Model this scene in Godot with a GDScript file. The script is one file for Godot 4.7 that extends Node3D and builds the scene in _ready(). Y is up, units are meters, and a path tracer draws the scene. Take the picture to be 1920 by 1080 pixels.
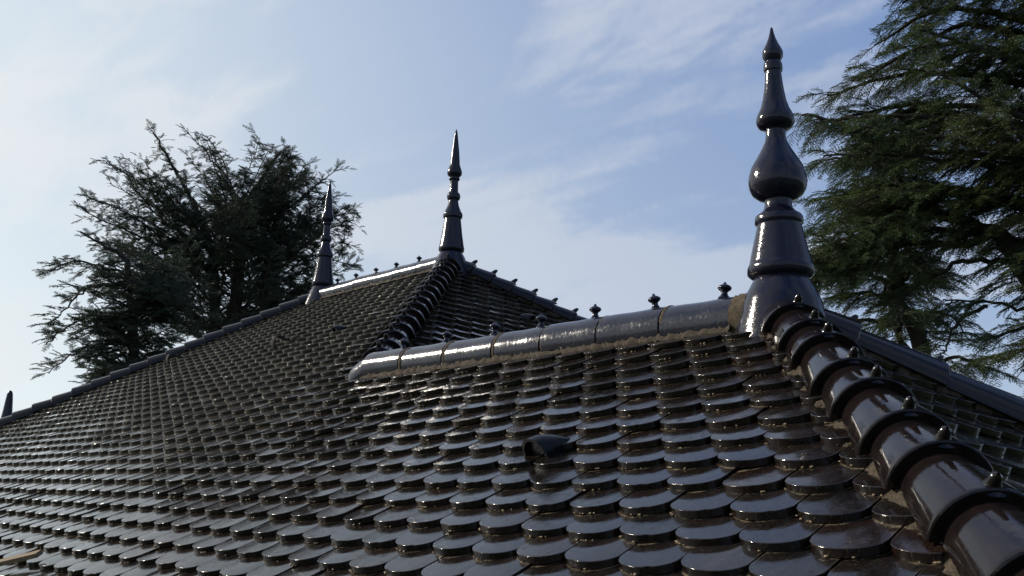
extends Node3D
# A glazed, fish-scale tiled hip roof with finials, seen against the light between cedars.

const TILE_W := 0.17
const GAUGE := 0.1157
const THICK := 0.0200
const PITCH := 0.559
const RUN := 1.0644            # the hip ends are slightly steeper than the long slopes
const RIDGE_Z := -0.1925       # near (wing) ridge
const WING_X := 0.1713
const MAIN_Z := -2.4578        # main ridge
const MAIN_X0 := -6.7639
const MAIN_X1 := -4.5622
const CREST := 0.068            # crest of the hip and ridge tiles above the line where the slopes meet
const ROUND := 0.1              # their radius
const HIP_ROUND := 0.112
const EAVE_Z := 2.36
const BASE := Vector3(-4.0, -4.6, -2.3)

var cam: Camera3D
var rng := RandomNumberGenerator.new()
var M := {}
var slope_tan := tan(PITCH)
var end_tan := tan(PITCH) * RUN
var house: Node3D
var loose_tiles: Array[Transform3D] = []
var loose_tints: Array[Color] = []
var near_tiles: Array = []
var cut_builder: Build


# ------------------------------------------------------------------ mesh building
class Build:
	var v := PackedVector3Array()
	var n := PackedVector3Array()
	var uv := PackedVector2Array()
	var uv2 := PackedVector2Array()
	var col := PackedColorArray()
	var idx := PackedInt32Array()
	var tint := Color.WHITE
	var use_col := false
	var place := Transform3D()

	func tri(a: int, b: int, c: int) -> void:
		var f := (v[b] - v[a]).cross(v[c] - v[a])
		if f.dot(n[a] + n[b] + n[c]) > 0.0:
			idx.append_array([a, c, b])
		else:
			idx.append_array([a, b, c])

	func vert(p: Vector3, nn: Vector3, t := Vector2.ZERO, t2 := Vector2.ZERO) -> int:
		v.append(place * p)
		n.append((place.basis * nn).normalized())
		uv.append(t)
		uv2.append(t2)
		col.append(tint)
		return v.size() - 1

	# rings of equal length, drawn as one smooth skin; normals point away from each ring's middle, or along out
	func skin(rings: Array, closed := false, out := Vector3.ZERO) -> void:
		var rows := rings.size()
		var cols: int = rings[0].size()
		var nn := []
		var agree := 0.0
		for i in rows:
			var mid := Vector3.ZERO
			for p in rings[i]:
				mid += p
			mid /= cols
			var row := PackedVector3Array()
			for j in cols:
				var i0 := maxi(i - 1, 0)
				var i1 := mini(i + 1, rows - 1)
				var j0 := (j - 1 + cols) % cols if closed else maxi(j - 1, 0)
				var j1 := (j + 1) % cols if closed else mini(j + 1, cols - 1)
				var du: Vector3 = rings[i1][j] - rings[i0][j]
				var dv: Vector3 = rings[i][j1] - rings[i][j0]
				var c := du.cross(dv)
				if c.length_squared() < 1e-16:
					c = rings[i][j] - mid
				c = c.normalized()
				row.append(c)
				agree += c.dot(out if out != Vector3.ZERO else (rings[i][j] - mid).normalized())
			nn.append(row)
		var flip := -1.0 if agree < 0.0 else 1.0
		var first := v.size()
		for i in rows:
			for j in cols:
				vert(rings[i][j], nn[i][j] * flip, Vector2(float(j) / cols, float(i) / rows))
		for i in rows - 1:
			for j in (cols if closed else cols - 1):
				var a := first + i * cols + j
				var b := first + i * cols + (j + 1) % cols
				tri(a, b, a + cols)
				tri(b, b + cols, a + cols)

	func face(pts: PackedVector3Array, nn: Vector3) -> void:
		var first := v.size()
		for p in pts:
			vert(p, nn)
		for k in range(1, pts.size() - 1):
			tri(first, first + k, first + k + 1)

	func box(c: Vector3, s: Vector3) -> void:
		var h := s * 0.5
		for ax in 3:
			for sg in [-1.0, 1.0]:
				var nn := Vector3.ZERO
				nn[ax] = sg
				var u := Vector3.ZERO
				var w := Vector3.ZERO
				u[(ax + 1) % 3] = h[(ax + 1) % 3]
				w[(ax + 2) % 3] = h[(ax + 2) % 3]
				var m := c + nn * h[ax]
				face(PackedVector3Array([m - u - w, m + u - w, m + u + w, m - u + w]), nn)

	func tube(path: PackedVector3Array, radii: PackedFloat32Array, sides := 7) -> void:
		var rings := []
		var side := Vector3.ZERO
		for i in path.size():
			var d := (path[mini(i + 1, path.size() - 1)] - path[maxi(i - 1, 0)]).normalized()
			if side == Vector3.ZERO:
				side = d.cross(Vector3.UP if absf(d.y) < 0.9 else Vector3.RIGHT).normalized()
			else:
				side = (side - d * side.dot(d)).normalized()
			var up := side.cross(d)
			var ring := PackedVector3Array()
			for k in sides:
				var a := TAU * k / sides
				ring.append(path[i] + (side * cos(a) + up * sin(a)) * radii[i])
			rings.append(ring)
		skin(rings, true)

	func lathe(profile: Array, sides := 32, wobble := 0.0, noise: FastNoiseLite = null) -> void:
		var rings := []
		for p in profile:
			var ring := PackedVector3Array()
			for k in sides:
				var a := TAU * k / sides
				var r: float = p[1]
				if noise:
					r += wobble * noise.get_noise_3d(cos(a) * 40.0 * r, p[0] * 40.0, sin(a) * 40.0 * r) * minf(1.0, r * 30.0)
				ring.append(Vector3(cos(a) * r, p[0], sin(a) * r))
			rings.append(ring)
		skin(rings, true)

	func done() -> ArrayMesh:
		var a := []
		a.resize(Mesh.ARRAY_MAX)
		a[Mesh.ARRAY_VERTEX] = v
		a[Mesh.ARRAY_NORMAL] = n
		a[Mesh.ARRAY_TEX_UV] = uv
		a[Mesh.ARRAY_TEX_UV2] = uv2
		if use_col:
			a[Mesh.ARRAY_COLOR] = col
		a[Mesh.ARRAY_INDEX] = idx
		var m := ArrayMesh.new()
		m.add_surface_from_arrays(Mesh.PRIMITIVE_TRIANGLES, a)
		return m


func put(called: String, mesh: Mesh, mat: Material, parent: Node = self, at := Transform3D()) -> MeshInstance3D:
	var o := MeshInstance3D.new()
	o.name = numbered(called, parent)
	o.mesh = mesh
	o.material_override = mat
	o.transform = at
	parent.add_child(o, true)
	return o


func group_node(called: String, parent: Node = self) -> Node3D:
	var o := Node3D.new()
	o.name = numbered(called, parent)
	parent.add_child(o, true)
	return o


var used := {}
func numbered(called: String, parent: Node) -> String:
	var key := str(parent.get_instance_id()) + called
	var k: int = used.get(key, -1) + 1
	used[key] = k
	return called if k == 0 else "%s_%03d" % [called, k]


func tag(o: Node, label: String, category := "", group := "", kind := "") -> void:
	if label: o.set_meta("label", label)
	if category: o.set_meta("category", category)
	if group: o.set_meta("group", group)
	if kind: o.set_meta("kind", kind)


func many(called: String, mesh: Mesh, mat: Material, where: Array[Transform3D], tints: Array[Color], parent: Node) -> MultiMeshInstance3D:
	var mm := MultiMesh.new()
	mm.transform_format = MultiMesh.TRANSFORM_3D
	mm.use_colors = true
	mm.mesh = mesh
	mm.instance_count = where.size()
	var buf := PackedFloat32Array()
	buf.resize(where.size() * 16)
	for i in where.size():
		var t := where[i]
		var k := i * 16
		for r in 3:
			buf[k + r * 4] = t.basis.x[r]
			buf[k + r * 4 + 1] = t.basis.y[r]
			buf[k + r * 4 + 2] = t.basis.z[r]
			buf[k + r * 4 + 3] = t.origin[r]
		var c := tints[i]
		buf[k + 12] = c.r
		buf[k + 13] = c.g
		buf[k + 14] = c.b
		buf[k + 15] = 1.0
	mm.buffer = buf
	var o := MultiMeshInstance3D.new()
	o.name = numbered(called, parent)
	o.multimesh = mm
	o.material_override = mat
	parent.add_child(o, true)
	return o


# ------------------------------------------------------------------ materials
func lin(r: float, g: float, b: float) -> Color:
	return Color(r, g, b).linear_to_srgb()


func noise_tex(freq: float, octaves: int, ramp: Array, normal := false, strength := 1.0, size := 512, sd := 1, kind := FastNoiseLite.TYPE_SIMPLEX_SMOOTH) -> NoiseTexture2D:
	var f := FastNoiseLite.new()
	f.seed = sd
	f.noise_type = kind
	f.frequency = freq
	f.fractal_octaves = octaves
	var t := NoiseTexture2D.new()
	t.width = size
	t.height = size
	t.seamless = true
	t.noise = f
	if normal:
		t.as_normal_map = true
		t.bump_strength = strength
	elif ramp.size():
		var g := Gradient.new()
		g.offsets = PackedFloat32Array(ramp.map(func(x): return x[0]))
		g.colors = PackedColorArray(ramp.map(func(x): return x[1]))
		t.color_ramp = g
	return t


func grey(x: float) -> Color:
	return Color(x, x, x)


func glaze(dark: Color, light: Color, r0: float, r1: float, scale: float, bumps: float, sd: int) -> StandardMaterial3D:
	var m := StandardMaterial3D.new()
	m.uv1_triplanar = true
	m.uv1_world_triplanar = true
	m.uv1_scale = Vector3.ONE * scale
	m.albedo_texture = noise_tex(0.012, 5, [[0.25, dark], [0.75, light]], false, 1.0, 512, sd)
	m.roughness = 1.0
	m.roughness_texture = noise_tex(0.02, 5, [[0.3, grey(r0)], [0.62, grey(lerpf(r0, r1, 0.35))], [0.85, grey(r1)]], false, 1.0, 512, sd + 1)
	m.normal_enabled = true
	m.normal_texture = noise_tex(0.03, 5, [], true, 3.0, 512, sd + 2)
	m.normal_scale = bumps
	return m


func rough_mat(dark: Color, light: Color, scale: float, sd: int, bumps := 1.0, freq := 0.03) -> StandardMaterial3D:
	var m := StandardMaterial3D.new()
	m.uv1_triplanar = true
	m.uv1_world_triplanar = true
	m.uv1_scale = Vector3.ONE * scale
	m.albedo_texture = noise_tex(freq, 6, [[0.2, dark], [0.8, light]], false, 1.0, 512, sd)
	m.roughness = 0.95
	m.normal_enabled = true
	m.normal_texture = noise_tex(freq * 1.6, 5, [], true, 6.0, 512, sd + 1)
	m.normal_scale = bumps
	return m


# dirt that gathers where the course above ends; alpha is how much of it
func dirt_texture() -> ImageTexture:
	var f := FastNoiseLite.new()
	f.seed = 77
	f.frequency = 0.05
	f.fractal_octaves = 4
	var im := Image.create(256, 256, false, Image.FORMAT_RGBA8)
	for y in 256:
		for x in 256:
			var a := (x / 255.0 - 0.5) * TILE_W
			var b := -y / 255.0 * 0.30
			var k := 0.0
			if y > 240:
				k = clampf(2.4 * f.get_noise_2d(x * 3.0, y * 3.0) - 0.85, 0.0, 0.8)
			else:
				var off := absf(absf(a) - TILE_W * 0.5) / (TILE_W * 0.49)
				var edge := -GAUGE - 0.055 * (1.0 - sqrt(maxf(0.0, 1.0 - off * off)))
				var below := b - edge
				var reach := 0.0105 * (1.0 - 0.75 * smoothstep(0.1, 0.8, off)) * (1.0 + 0.8 * f.get_noise_2d(x, y))
				k = clampf(1.0 - below / reach, 0.0, 1.0) if below > -0.002 else 0.6
				k = maxf(k * 0.95, 0.10 * clampf(f.get_noise_2d(x * 1.5 + 900, y * 1.5) * 2.0, 0.0, 1.0))
				# a film of dust along the two sides
				k = maxf(k, 0.30 * smoothstep(0.0785, 0.0825, absf(a)))
			var tone := 0.75 + 0.35 * f.get_noise_2d(x * 2.0, y * 2.0 + 500)
			var c := lin(0.26 * tone, 0.215 * tone, 0.14 * tone)
			im.set_pixel(x, y, Color(c.r, c.g, c.b, k))
	return ImageTexture.create_from_image(im)


func make_materials() -> void:
	var tile := glaze(lin(0.0055, 0.0041, 0.0038), lin(0.0120, 0.0082, 0.0072), 0.075, 0.22, 2.3, 0.06, 3)
	tile.vertex_color_use_as_albedo = true
	tile.metallic_specular = 0.47
	tile.detail_enabled = true
	tile.detail_albedo = dirt_texture()
	tile.detail_uv_layer = BaseMaterial3D.DETAIL_UV_2
	tile.detail_mask = noise_tex(0.02, 4, [[0.30, grey(0.15)], [0.7, grey(1.0)]], false, 1.0, 512, 21)
	tile.detail_blend_mode = BaseMaterial3D.BLEND_MODE_MIX
	M.tile = tile
	M.tiles = []
	for k in 4:
		var t: StandardMaterial3D = tile.duplicate()
		var s: float = [0.96, 0.86, 1.06, 1.0][k]
		t.albedo_color = Color(s, s, s) if k < 3 else Color(1.10, 0.97, 0.92)
		if k % 2 == 1:
			t.roughness_texture = noise_tex(0.02, 5, [[0.3, grey(0.12)], [0.7, grey(0.20)], [0.9, grey(0.42)]], false, 1.0, 512, 70 + k)
		M.tiles.append(t)
	M.cap = glaze(lin(0.0060, 0.0048, 0.0050), lin(0.0125, 0.0083, 0.0078), 0.05, 0.20, 3.0, 0.15, 11)
	M.cap.metallic_specular = 0.38
	M.ridge = glaze(lin(0.011, 0.013, 0.024), lin(0.024, 0.022, 0.030), 0.10, 0.27, 4.0, 0.36, 31)
	M.finial = glaze(lin(0.0070, 0.0095, 0.0240), lin(0.0160, 0.0130, 0.0200), 0.08, 0.30, 6.0, 0.50, 41)
	M.finial.metallic_specular = 0.42
	M.mortar = rough_mat(lin(0.014, 0.010, 0.005), lin(0.135, 0.098, 0.052), 9.0, 51, 1.6)
	M.bedding = rough_mat(lin(0.010, 0.0075, 0.004), lin(0.095, 0.068, 0.036), 9.0, 53, 1.8)
	M.crumb = rough_mat(lin(0.10, 0.075, 0.04), lin(0.26, 0.20, 0.12), 9.0, 54, 1.0)
	M.crumb.vertex_color_use_as_albedo = true
	M.crumb.roughness = 0.6
	M.deck = rough_mat(lin(0.02, 0.018, 0.015), lin(0.04, 0.035, 0.03), 2.0, 55, 0.4)
	M.wood = rough_mat(lin(0.13, 0.095, 0.055), lin(0.24, 0.18, 0.11), 3.0, 57, 0.3)
	M.metal = glaze(lin(0.004, 0.0045, 0.0055), lin(0.007, 0.0075, 0.009), 0.20, 0.36, 6.0, 0.12, 61)
	M.metal.metallic_specular = 0.3
	M.iron = rough_mat(lin(0.006, 0.006, 0.007), lin(0.012, 0.012, 0.013), 6.0, 62, 0.3)
	M.render = rough_mat(lin(0.52, 0.48, 0.41), lin(0.64, 0.60, 0.52), 0.6, 63, 0.3)
	M.grass = rough_mat(lin(0.025, 0.045, 0.014), lin(0.075, 0.10, 0.035), 0.15, 65, 0.6, 0.06)
	M.bark = rough_mat(lin(0.018, 0.015, 0.012), lin(0.060, 0.049, 0.038), 2.2, 67, 1.0, 0.04)
	for k in 2:
		var n := StandardMaterial3D.new()
		n.albedo_color = [lin(0.068, 0.098, 0.030), lin(0.060, 0.083, 0.058)][k]
		n.vertex_color_use_as_albedo = true
		n.roughness = 0.45
		n.backlight_enabled = true
		n.backlight = Color(0.42, 0.50, 0.16)
		M["needle%d" % k] = n


# ------------------------------------------------------------------ sky
func make_sky() -> Sky:
	var w := 2048
	var h := 1024
	var im := Image.create(w, h, false, Image.FORMAT_RGBF)
	var sun := Vector3(-0.80, 0.46, 0.385).normalized()
	var f := FastNoiseLite.new()
	f.seed = 5
	f.frequency = 1.0
	f.fractal_octaves = 5
	f.fractal_gain = 0.55
	f.domain_warp_enabled = true
	f.domain_warp_amplitude = 0.55
	f.domain_warp_frequency = 0.7
	var broad := FastNoiseLite.new()
	broad.seed = 9
	broad.frequency = 0.55
	broad.fractal_octaves = 3
	for y in h:
		var up := PI * (0.5 - (y + 0.5) / h)
		if up < -0.06:
			for x in w:
				im.set_pixel(x, y, Color(0.16, 0.165, 0.15))
			continue
		var el := maxf(up, 0.0)
		var zen := 1.0 - exp(-el / 0.38)
		for x in w:
			var az := TAU * (x + 0.5) / w      # 0 is -z, quarter turn is +x
			var dir := Vector3(sin(az) * cos(up), sin(up), -cos(az) * cos(up))
			var ang := acos(clampf(dir.dot(sun), -1.0, 1.0))
			var c := Color(0.43, 0.56, 0.72).lerp(Color(0.034, 0.138, 0.45), zen)
			# haze that brightens towards the sun and the horizon
			var glow := exp(-pow(ang / 0.98, 2.6)) * (1.0 - 0.6 * smoothstep(0.42, 0.95, el))
			var low := exp(-el / 0.17)
			c = c.lerp(Color(0.80, 0.885, 0.925), clampf(0.98 * glow + 0.88 * low * (0.34 + 0.9 * glow), 0.0, 1.0))
			# thin streaks of high cloud
			var den := dir.y + 0.16
			var p := Vector2(dir.x, dir.z) / den
			var q := Vector2(p.x * 0.99 - p.y * 0.12, p.x * 0.12 + p.y * 0.99)
			var s := f.get_noise_2d(q.x * 0.60, q.y * 1.7) + 0.40 * f.get_noise_2d(q.x * 1.7 + 70.0, q.y * 5.5)
			var b := broad.get_noise_2d(p.x * 1.1 + 40.0, p.y * 1.1)
			var cloud := smoothstep(-0.05, 0.55, s + 0.60 * b + 0.15) * (1.0 - 0.5 * low)
			var lit := Color(0.62, 0.66, 0.74).lerp(Color(0.95, 0.95, 0.93), glow)
			c = c.lerp(lit, 0.54 * cloud)
			var near := exp(-pow(ang / 0.07, 1.2))
			c += Color(2.2, 2.1, 1.9) * near
			im.set_pixel(x, y, c)
	var mat := PanoramaSkyMaterial.new()
	mat.panorama = ImageTexture.create_from_image(im)
	var sky := Sky.new()
	sky.sky_material = mat
	return sky


# ------------------------------------------------------------------ roof pieces
func tip_depth(a: float, half: float) -> float:
	var q := clampf(absf(a) / half, 0.0, 1.0)
	return -0.055 * (1.0 - sqrt(1.0 - q * q))


func tile_outline(arc: int, jag := 0.0, width := TILE_W - 0.004) -> PackedVector2Array:
	var o := PackedVector2Array()
	var half := width * 0.5
	o.append(Vector2(half, -0.26))
	o.append(Vector2(-half, -0.26))
	for k in arc + 1:
		var t := PI * k / arc
		o.append(Vector2(-cos(t) * half + rng.randf_range(-jag, jag), -0.055 + sin(t) * 0.055 + rng.randf_range(-jag, jag)))
	return o


# now and then a bite is missing from the rounded end
func chipped(o: PackedVector2Array, k: int) -> PackedVector2Array:
	if k % 3 != 0:
		var at := rng.randi_range(5, o.size() - 4)
		o[at] += Vector2(-signf(o[at].x) * 0.002, -0.0032)
	return o


# a slab whose top is the outline at height 0, with a worn, rounded upper rim
func slab(b: Build, outline: PackedVector2Array, thick := THICK, bevel := 0.0016, camber := 0.0016) -> void:
	var count := outline.size()
	var mid := Vector2.ZERO
	for p in outline:
		mid += p
	mid /= count
	var turn := 0.0
	for k in count:
		turn += outline[k].cross(outline[(k + 1) % count])
	var sgn := 1.0 if turn > 0.0 else -1.0
	var outs := []
	for k in count:
		var e0 := (outline[k] - outline[(k - 1 + count) % count]).normalized()
		var e1 := (outline[(k + 1) % count] - outline[k]).normalized()
		var o := (Vector2(e0.y, -e0.x) + Vector2(e1.y, -e1.x)) * sgn
		outs.append(o.normalized())
	var t2 := func(p: Vector2) -> Vector2: return Vector2(clampf(p.x / TILE_W + 0.5, 0.0, 1.0), clampf(-p.y / 0.30, 0.0, 0.93))
	var hgt := func(p: Vector2) -> float: return -camber * (p.x / 0.08) * (p.x / 0.08)
	var c := b.vert(Vector3(mid.x, hgt.call(mid), mid.y), Vector3.UP, Vector2.ZERO, t2.call(mid))
	var ring := []
	for k in count:
		var o3 := Vector3(outs[k].x, 0, outs[k].y)
		var p: Vector2 = outline[k] - outs[k] * bevel
		var q: Vector2 = outline[k]
		var tilt := Vector3(2.0 * camber * p.x / 0.0064, 1, 0).normalized()
		var side := Vector2(fmod(k * 0.11, 1.0), 0.955)
		ring.append([
			b.vert(Vector3(p.x, hgt.call(p), p.y), tilt, Vector2.ZERO, t2.call(p)),
			b.vert(Vector3(q.x, hgt.call(p) - bevel * 0.8, q.y), (o3 + Vector3.UP * 0.45).normalized(), Vector2.ZERO, t2.call(p)),
			b.vert(Vector3(q.x, hgt.call(p) - bevel * 0.8, q.y), o3, Vector2.ZERO, side),
			b.vert(Vector3(q.x, -thick, q.y), o3, Vector2.ZERO, Vector2(side.x, 0.99))])
	for k in count:
		var r: Array = ring[k]
		var s: Array = ring[(k + 1) % count]
		b.tri(c, r[0], s[0])
		if k == 0:
			continue
		b.tri(r[0], r[1], s[0])
		b.tri(s[0], r[1], s[1])
		b.tri(r[2], r[3], s[2])
		b.tri(s[2], r[3], s[3])


# a slope: a point of its tip plane, the way it faces, its pitch
func frame_of(point: Vector3, facing: Vector3, tan_pitch: float) -> Transform3D:
	var p := atan(tan_pitch)
	var ds := facing * cos(p) + Vector3.DOWN * sin(p)
	var nn := facing * sin(p) + Vector3.UP * cos(p)
	return Transform3D(Basis(nn.cross(ds), nn, ds), point)


func on_slope(fr: Transform3D, p: Vector3) -> Vector2:
	var q := fr.affine_inverse() * p
	return Vector2(q.x, q.z)


func in_frame(p: Vector3, margin := 1.03) -> bool:
	var q := cam.global_transform.affine_inverse() * p
	if q.z > -0.3:
		return false
	var ty := tan(deg_to_rad(cam.fov) * 0.5) * margin
	return absf(q.y / -q.z) < ty and absf(q.x / -q.z) < ty * 16.0 / 9.0


func lay_tiles(fr: Transform3D, corners: Array, inset: Array, singles: bool) -> void:
	var poly := PackedVector2Array()
	for c in corners:
		poly.append(on_slope(fr, c))
	# the deck that the tiles lie on
	var deck := Build.new()
	var pts := PackedVector3Array()
	for p in poly:
		pts.append(fr * Vector3(p.x, -0.062, p.y) - BASE)
	var tris := Geometry2D.triangulate_polygon(poly)
	for k in range(0, tris.size(), 3):
		deck.face(PackedVector3Array([pts[tris[k]], pts[tris[k + 1]], pts[tris[k + 2]]]), fr.basis.y)
	var slope := put("roof_slope", deck.done(), M.deck, house)
	# edges where hip tiles and mortar cover the cut tiles are drawn in a little
	var clip := poly
	for k in poly.size():
		if inset[k] > 0.0:
			var a := poly[k]
			var b := poly[(k + 1) % poly.size()]
			var d := (b - a).normalized()
			var nn: Vector2 = Vector2(d.y, -d.x) * inset[k]
			var band := PackedVector2Array([a + nn, b + nn, b - nn, a - nn])
			var got := Geometry2D.clip_polygons(clip, band)
			var best := 0.0
			for g in got:
				var area := 0.0
				for j in g.size():
					area += g[j].cross(g[(j + 1) % g.size()])
				if absf(area) > best:
					best = absf(area)
					clip = g
	var lo := poly[0]
	var hi := poly[0]
	for p in poly:
		lo = lo.min(p)
		hi = hi.max(p)
	var tilt := asin(THICK / GAUGE)
	var outline := tile_outline(8)
	for r in range(floori(lo.y / GAUGE) - 1, ceili(hi.y / GAUGE) + 1):
		for k in range(floori(lo.x / TILE_W) - 2, ceili(hi.x / TILE_W) + 2):
			var u := (k + (0.5 if posmod(r, 2) == 1 else 0.0)) * TILE_W + TILE_W * 0.5
			var s := r * GAUGE
			var here := PackedVector2Array()
			var inside := 0
			for p in outline:
				here.append(p + Vector2(u, s))
				if Geometry2D.is_point_in_polygon(p + Vector2(u, s), clip):
					inside += 1
			if inside == 0 and not Geometry2D.is_point_in_polygon(Vector2(u, s - 0.1), clip):
				continue
			var jolt := Basis.from_euler(Vector3(rng.randfn(0.0, 0.013), rng.randfn(0.0, 0.014), rng.randfn(0.0, 0.017)))
			var drop := rng.randfn(0.0, 0.0022) + (0.010 if rng.randf() < 0.012 else 0.0)
			var t := fr * Transform3D(Basis(Vector3.RIGHT, -tilt) * jolt, Vector3(u, 0.0, s + drop))
			var tint := lerpf(0.75, 1.2, rng.randf())
			var shade := Color(tint, tint * rng.randf_range(0.92, 1.0), tint * rng.randf_range(0.90, 1.0))
			var at := t.origin
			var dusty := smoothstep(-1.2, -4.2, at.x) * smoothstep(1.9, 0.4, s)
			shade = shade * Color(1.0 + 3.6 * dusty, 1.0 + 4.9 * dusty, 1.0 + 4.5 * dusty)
			var cut: PackedVector2Array
			if inside < outline.size():
				var got := Geometry2D.intersect_polygons(here, clip)
				var best := 0.0
				for g in got:
					var area := 0.0
					for j in g.size():
						area += g[j].cross(g[(j + 1) % g.size()])
					if absf(area) > best:
						best = absf(area)
						cut = PackedVector2Array()
						for p in g:
							cut.append(p - Vector2(u, s))
				if best < 0.0012:
					continue
				if singles and u > 0.0 and s > -0.02:
					var edge := u - TILE_W * 0.5
					while edge < u + TILE_W * 0.5 and Geometry2D.is_point_in_polygon(Vector2(edge + 0.002, s - 0.012), clip):
						edge += 0.002
					edge += 0.034
					var wide := edge - (u - TILE_W * 0.5)
					if wide < 0.045:
						continue
					if wide < TILE_W - 0.01:
						cut = PackedVector2Array()
						for p in tile_outline(14, 0.0006, wide - 0.004):
							cut.append(Vector2(p.x - TILE_W * 0.5 + wide * 0.5, maxf(p.y, -0.165)))
						t = t * Transform3D(Basis.from_euler(Vector3(0.02, rng.randfn(0.0, 0.05), 0.0)), Vector3(0, 0.002, rng.randfn(0.004, 0.004)))
			if singles and in_frame(at) and s < 2.6:
				near_tiles.append([cam.position.distance_to(at), t, cut, slope, shade])
			elif cut.size():
				cut_builder.place = Transform3D(t.basis, t.origin - BASE)
				cut_builder.tint = shade
				slab(cut_builder, cut)
			else:
				loose_tiles.append(Transform3D(t.basis, t.origin - BASE))
				loose_tints.append(shade)


# the 300 largest tiles in view are pieces of their own, the rest are laid together
func finish_tiles() -> void:
	near_tiles.sort_custom(func(a, b): return a[0] < b[0])
	# crumbs of mortar and dirt lodged under the tails
	var lump := Build.new()
	var shell := []
	for k in 6:
		var ring := PackedVector3Array()
		for j in 5:
			var a := TAU * j / 5.0 + k * 0.4
			var r: float = sin(PI * k / 5.0) * [1.0, 0.8, 1.15, 0.9, 1.05][j] + 0.02
			ring.append(Vector3(cos(a) * r, cos(PI * k / 5.0) * 0.7, sin(a) * r * 0.9))
		shell.append(ring)
	lump.skin(shell, true)
	var crumbs: Array[Transform3D] = []
	var crumb_tints: Array[Color] = []
	for e in near_tiles:
		if e[0] > 6.5:
			continue
		var count := rng.randi_range(1, 6)
		var from := rng.randf_range(0.12, 0.45)
		for j in count:
			var a := PI * (from + rng.randf_range(0.0, 0.30))
			var half := TILE_W * 0.5
			var at := Vector3(-cos(a) * (half + 0.001), -THICK + 0.002, -0.055 + sin(a) * 0.0565)
			var size := rng.randf_range(0.0012, 0.0038)
			var spin := Basis.from_euler(Vector3(rng.randf(), rng.randf() * TAU, rng.randf())).scaled(Vector3(size * 1.6, size, size))
			crumbs.append(e[1] * Transform3D(spin, at))
			var tone := rng.randf_range(0.6, 1.3)
			crumb_tints.append(Color(tone, tone * 0.95, tone * 0.85))
	for k in crumbs.size():
		crumbs[k].origin -= BASE
	var dirt := many("mortar_crumbs", lump.done(), M.crumb, crumbs, crumb_tints, house)
	tag(dirt, "", "", "", "stuff")
	var variants := []
	for k in 6:
		var b := Build.new()
		slab(b, chipped(tile_outline(18, 0.0006), k), THICK, 0.0016, [0.0014, 0.002, 0.001, 0.0017, 0.0006, 0.0012][k])
		variants.append(b.done())
	for k in near_tiles.size():
		var e: Array = near_tiles[k]
		var t: Transform3D = e[1]
		t.origin -= BASE
		if k < 300:
			if e[2].size():
				var b := Build.new()
				slab(b, e[2])
				put("tile", b.done(), M.tiles[rng.randi() % 4], e[3], t)
			else:
				put("tile", variants[rng.randi() % 6], M.tiles[rng.randi() % 4], e[3], t)
		elif e[2].size():
			cut_builder.place = t
			cut_builder.tint = e[4]
			slab(cut_builder, e[2])
		else:
			loose_tiles.append(t)
			loose_tints.append(e[4])
	var far := Build.new()
	slab(far, tile_outline(8))
	var o := many("tile_courses", far.done(), M.tile, loose_tiles, loose_tints, house)
	tag(o, "", "", "", "stuff")
	cut_builder.use_col = true
	var c := put("cut_tiles", cut_builder.done(), M.tile, house)
	tag(c, "", "", "", "stuff")


func arc_ring(z: float, r: float, a0: float, a1: float, seg: int, drop := 0.0) -> PackedVector3Array:
	var ring := PackedVector3Array()
	for k in seg + 1:
		var a := lerpf(a0, a1, float(k) / seg)
		ring.append(Vector3(sin(a) * r, cos(a) * r - drop, z))
	return ring


# hip tile: tapered half round, thick lower lip, a small upright horn on its crest
func hip_tile_mesh(length: float, horn := 1.0, seg := 18) -> ArrayMesh:
	var b := Build.new()
	var a := deg_to_rad(88.0)
	var r0 := 0.082
	var r1 := 0.116
	b.skin([arc_ring(-0.05, r0 - 0.004, -a, a, seg), arc_ring(length * 0.55, lerpf(r0, r1, 0.6), -a, a, seg), arc_ring(length - 0.012, r1, -a, a, seg), arc_ring(length - 0.003, r1 - 0.0008, -a, a, seg)])
	b.skin([arc_ring(length - 0.003, r1 - 0.0008, -a, a, seg), arc_ring(length, r1 - 0.004, -a, a, seg)])
	b.skin([arc_ring(length, r1 - 0.004, -a, a, seg), arc_ring(length - 0.003, r1 - 0.036, -a, a, seg)], false, Vector3.BACK)
	b.skin([arc_ring(length - 0.003, r1 - 0.036, -a, a, seg), arc_ring(length - 0.10, r1 - 0.042, -a, a, seg)], false, Vector3.DOWN)
	if horn > 0.0:
		var path := PackedVector3Array()
		var rad := PackedFloat32Array()
		for k in 7:
			var t := k / 6.0
			path.append(Vector3(0, r1 - 0.014 + 0.040 * horn * t, length - 0.020 + (0.020 * t * t - 0.004 * t) * horn))
			rad.append([0.030, 0.0215, 0.0165, 0.0140, 0.0125, 0.0110, 0.003][k] * horn)
		b.tube(path, rad, 9)
	return b.done()


func ridge_tile_mesh(length: float, seg := 22) -> ArrayMesh:
	var b := Build.new()
	var a := deg_to_rad(112.0)
	var rings := []
	for k in 9:
		var t := k / 8.0
		rings.append(arc_ring(length * t, 0.100 + 0.0012 * sin(t * 9.0), -a, a, seg))
	b.skin(rings)
	for e in [[0.0, Vector3.FORWARD], [length, Vector3.BACK]]:
		b.skin([arc_ring(e[0], 0.100, -a, a, seg), arc_ring(e[0], 0.080, -a, a, seg)], false, e[1])
	return b.done()


func along(at: Vector3, dir: Vector3, up := Vector3.UP) -> Transform3D:
	var z := dir.normalized()
	var x := up.cross(z).normalized()
	return Transform3D(Basis(x, z.cross(x), z), at)


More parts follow.
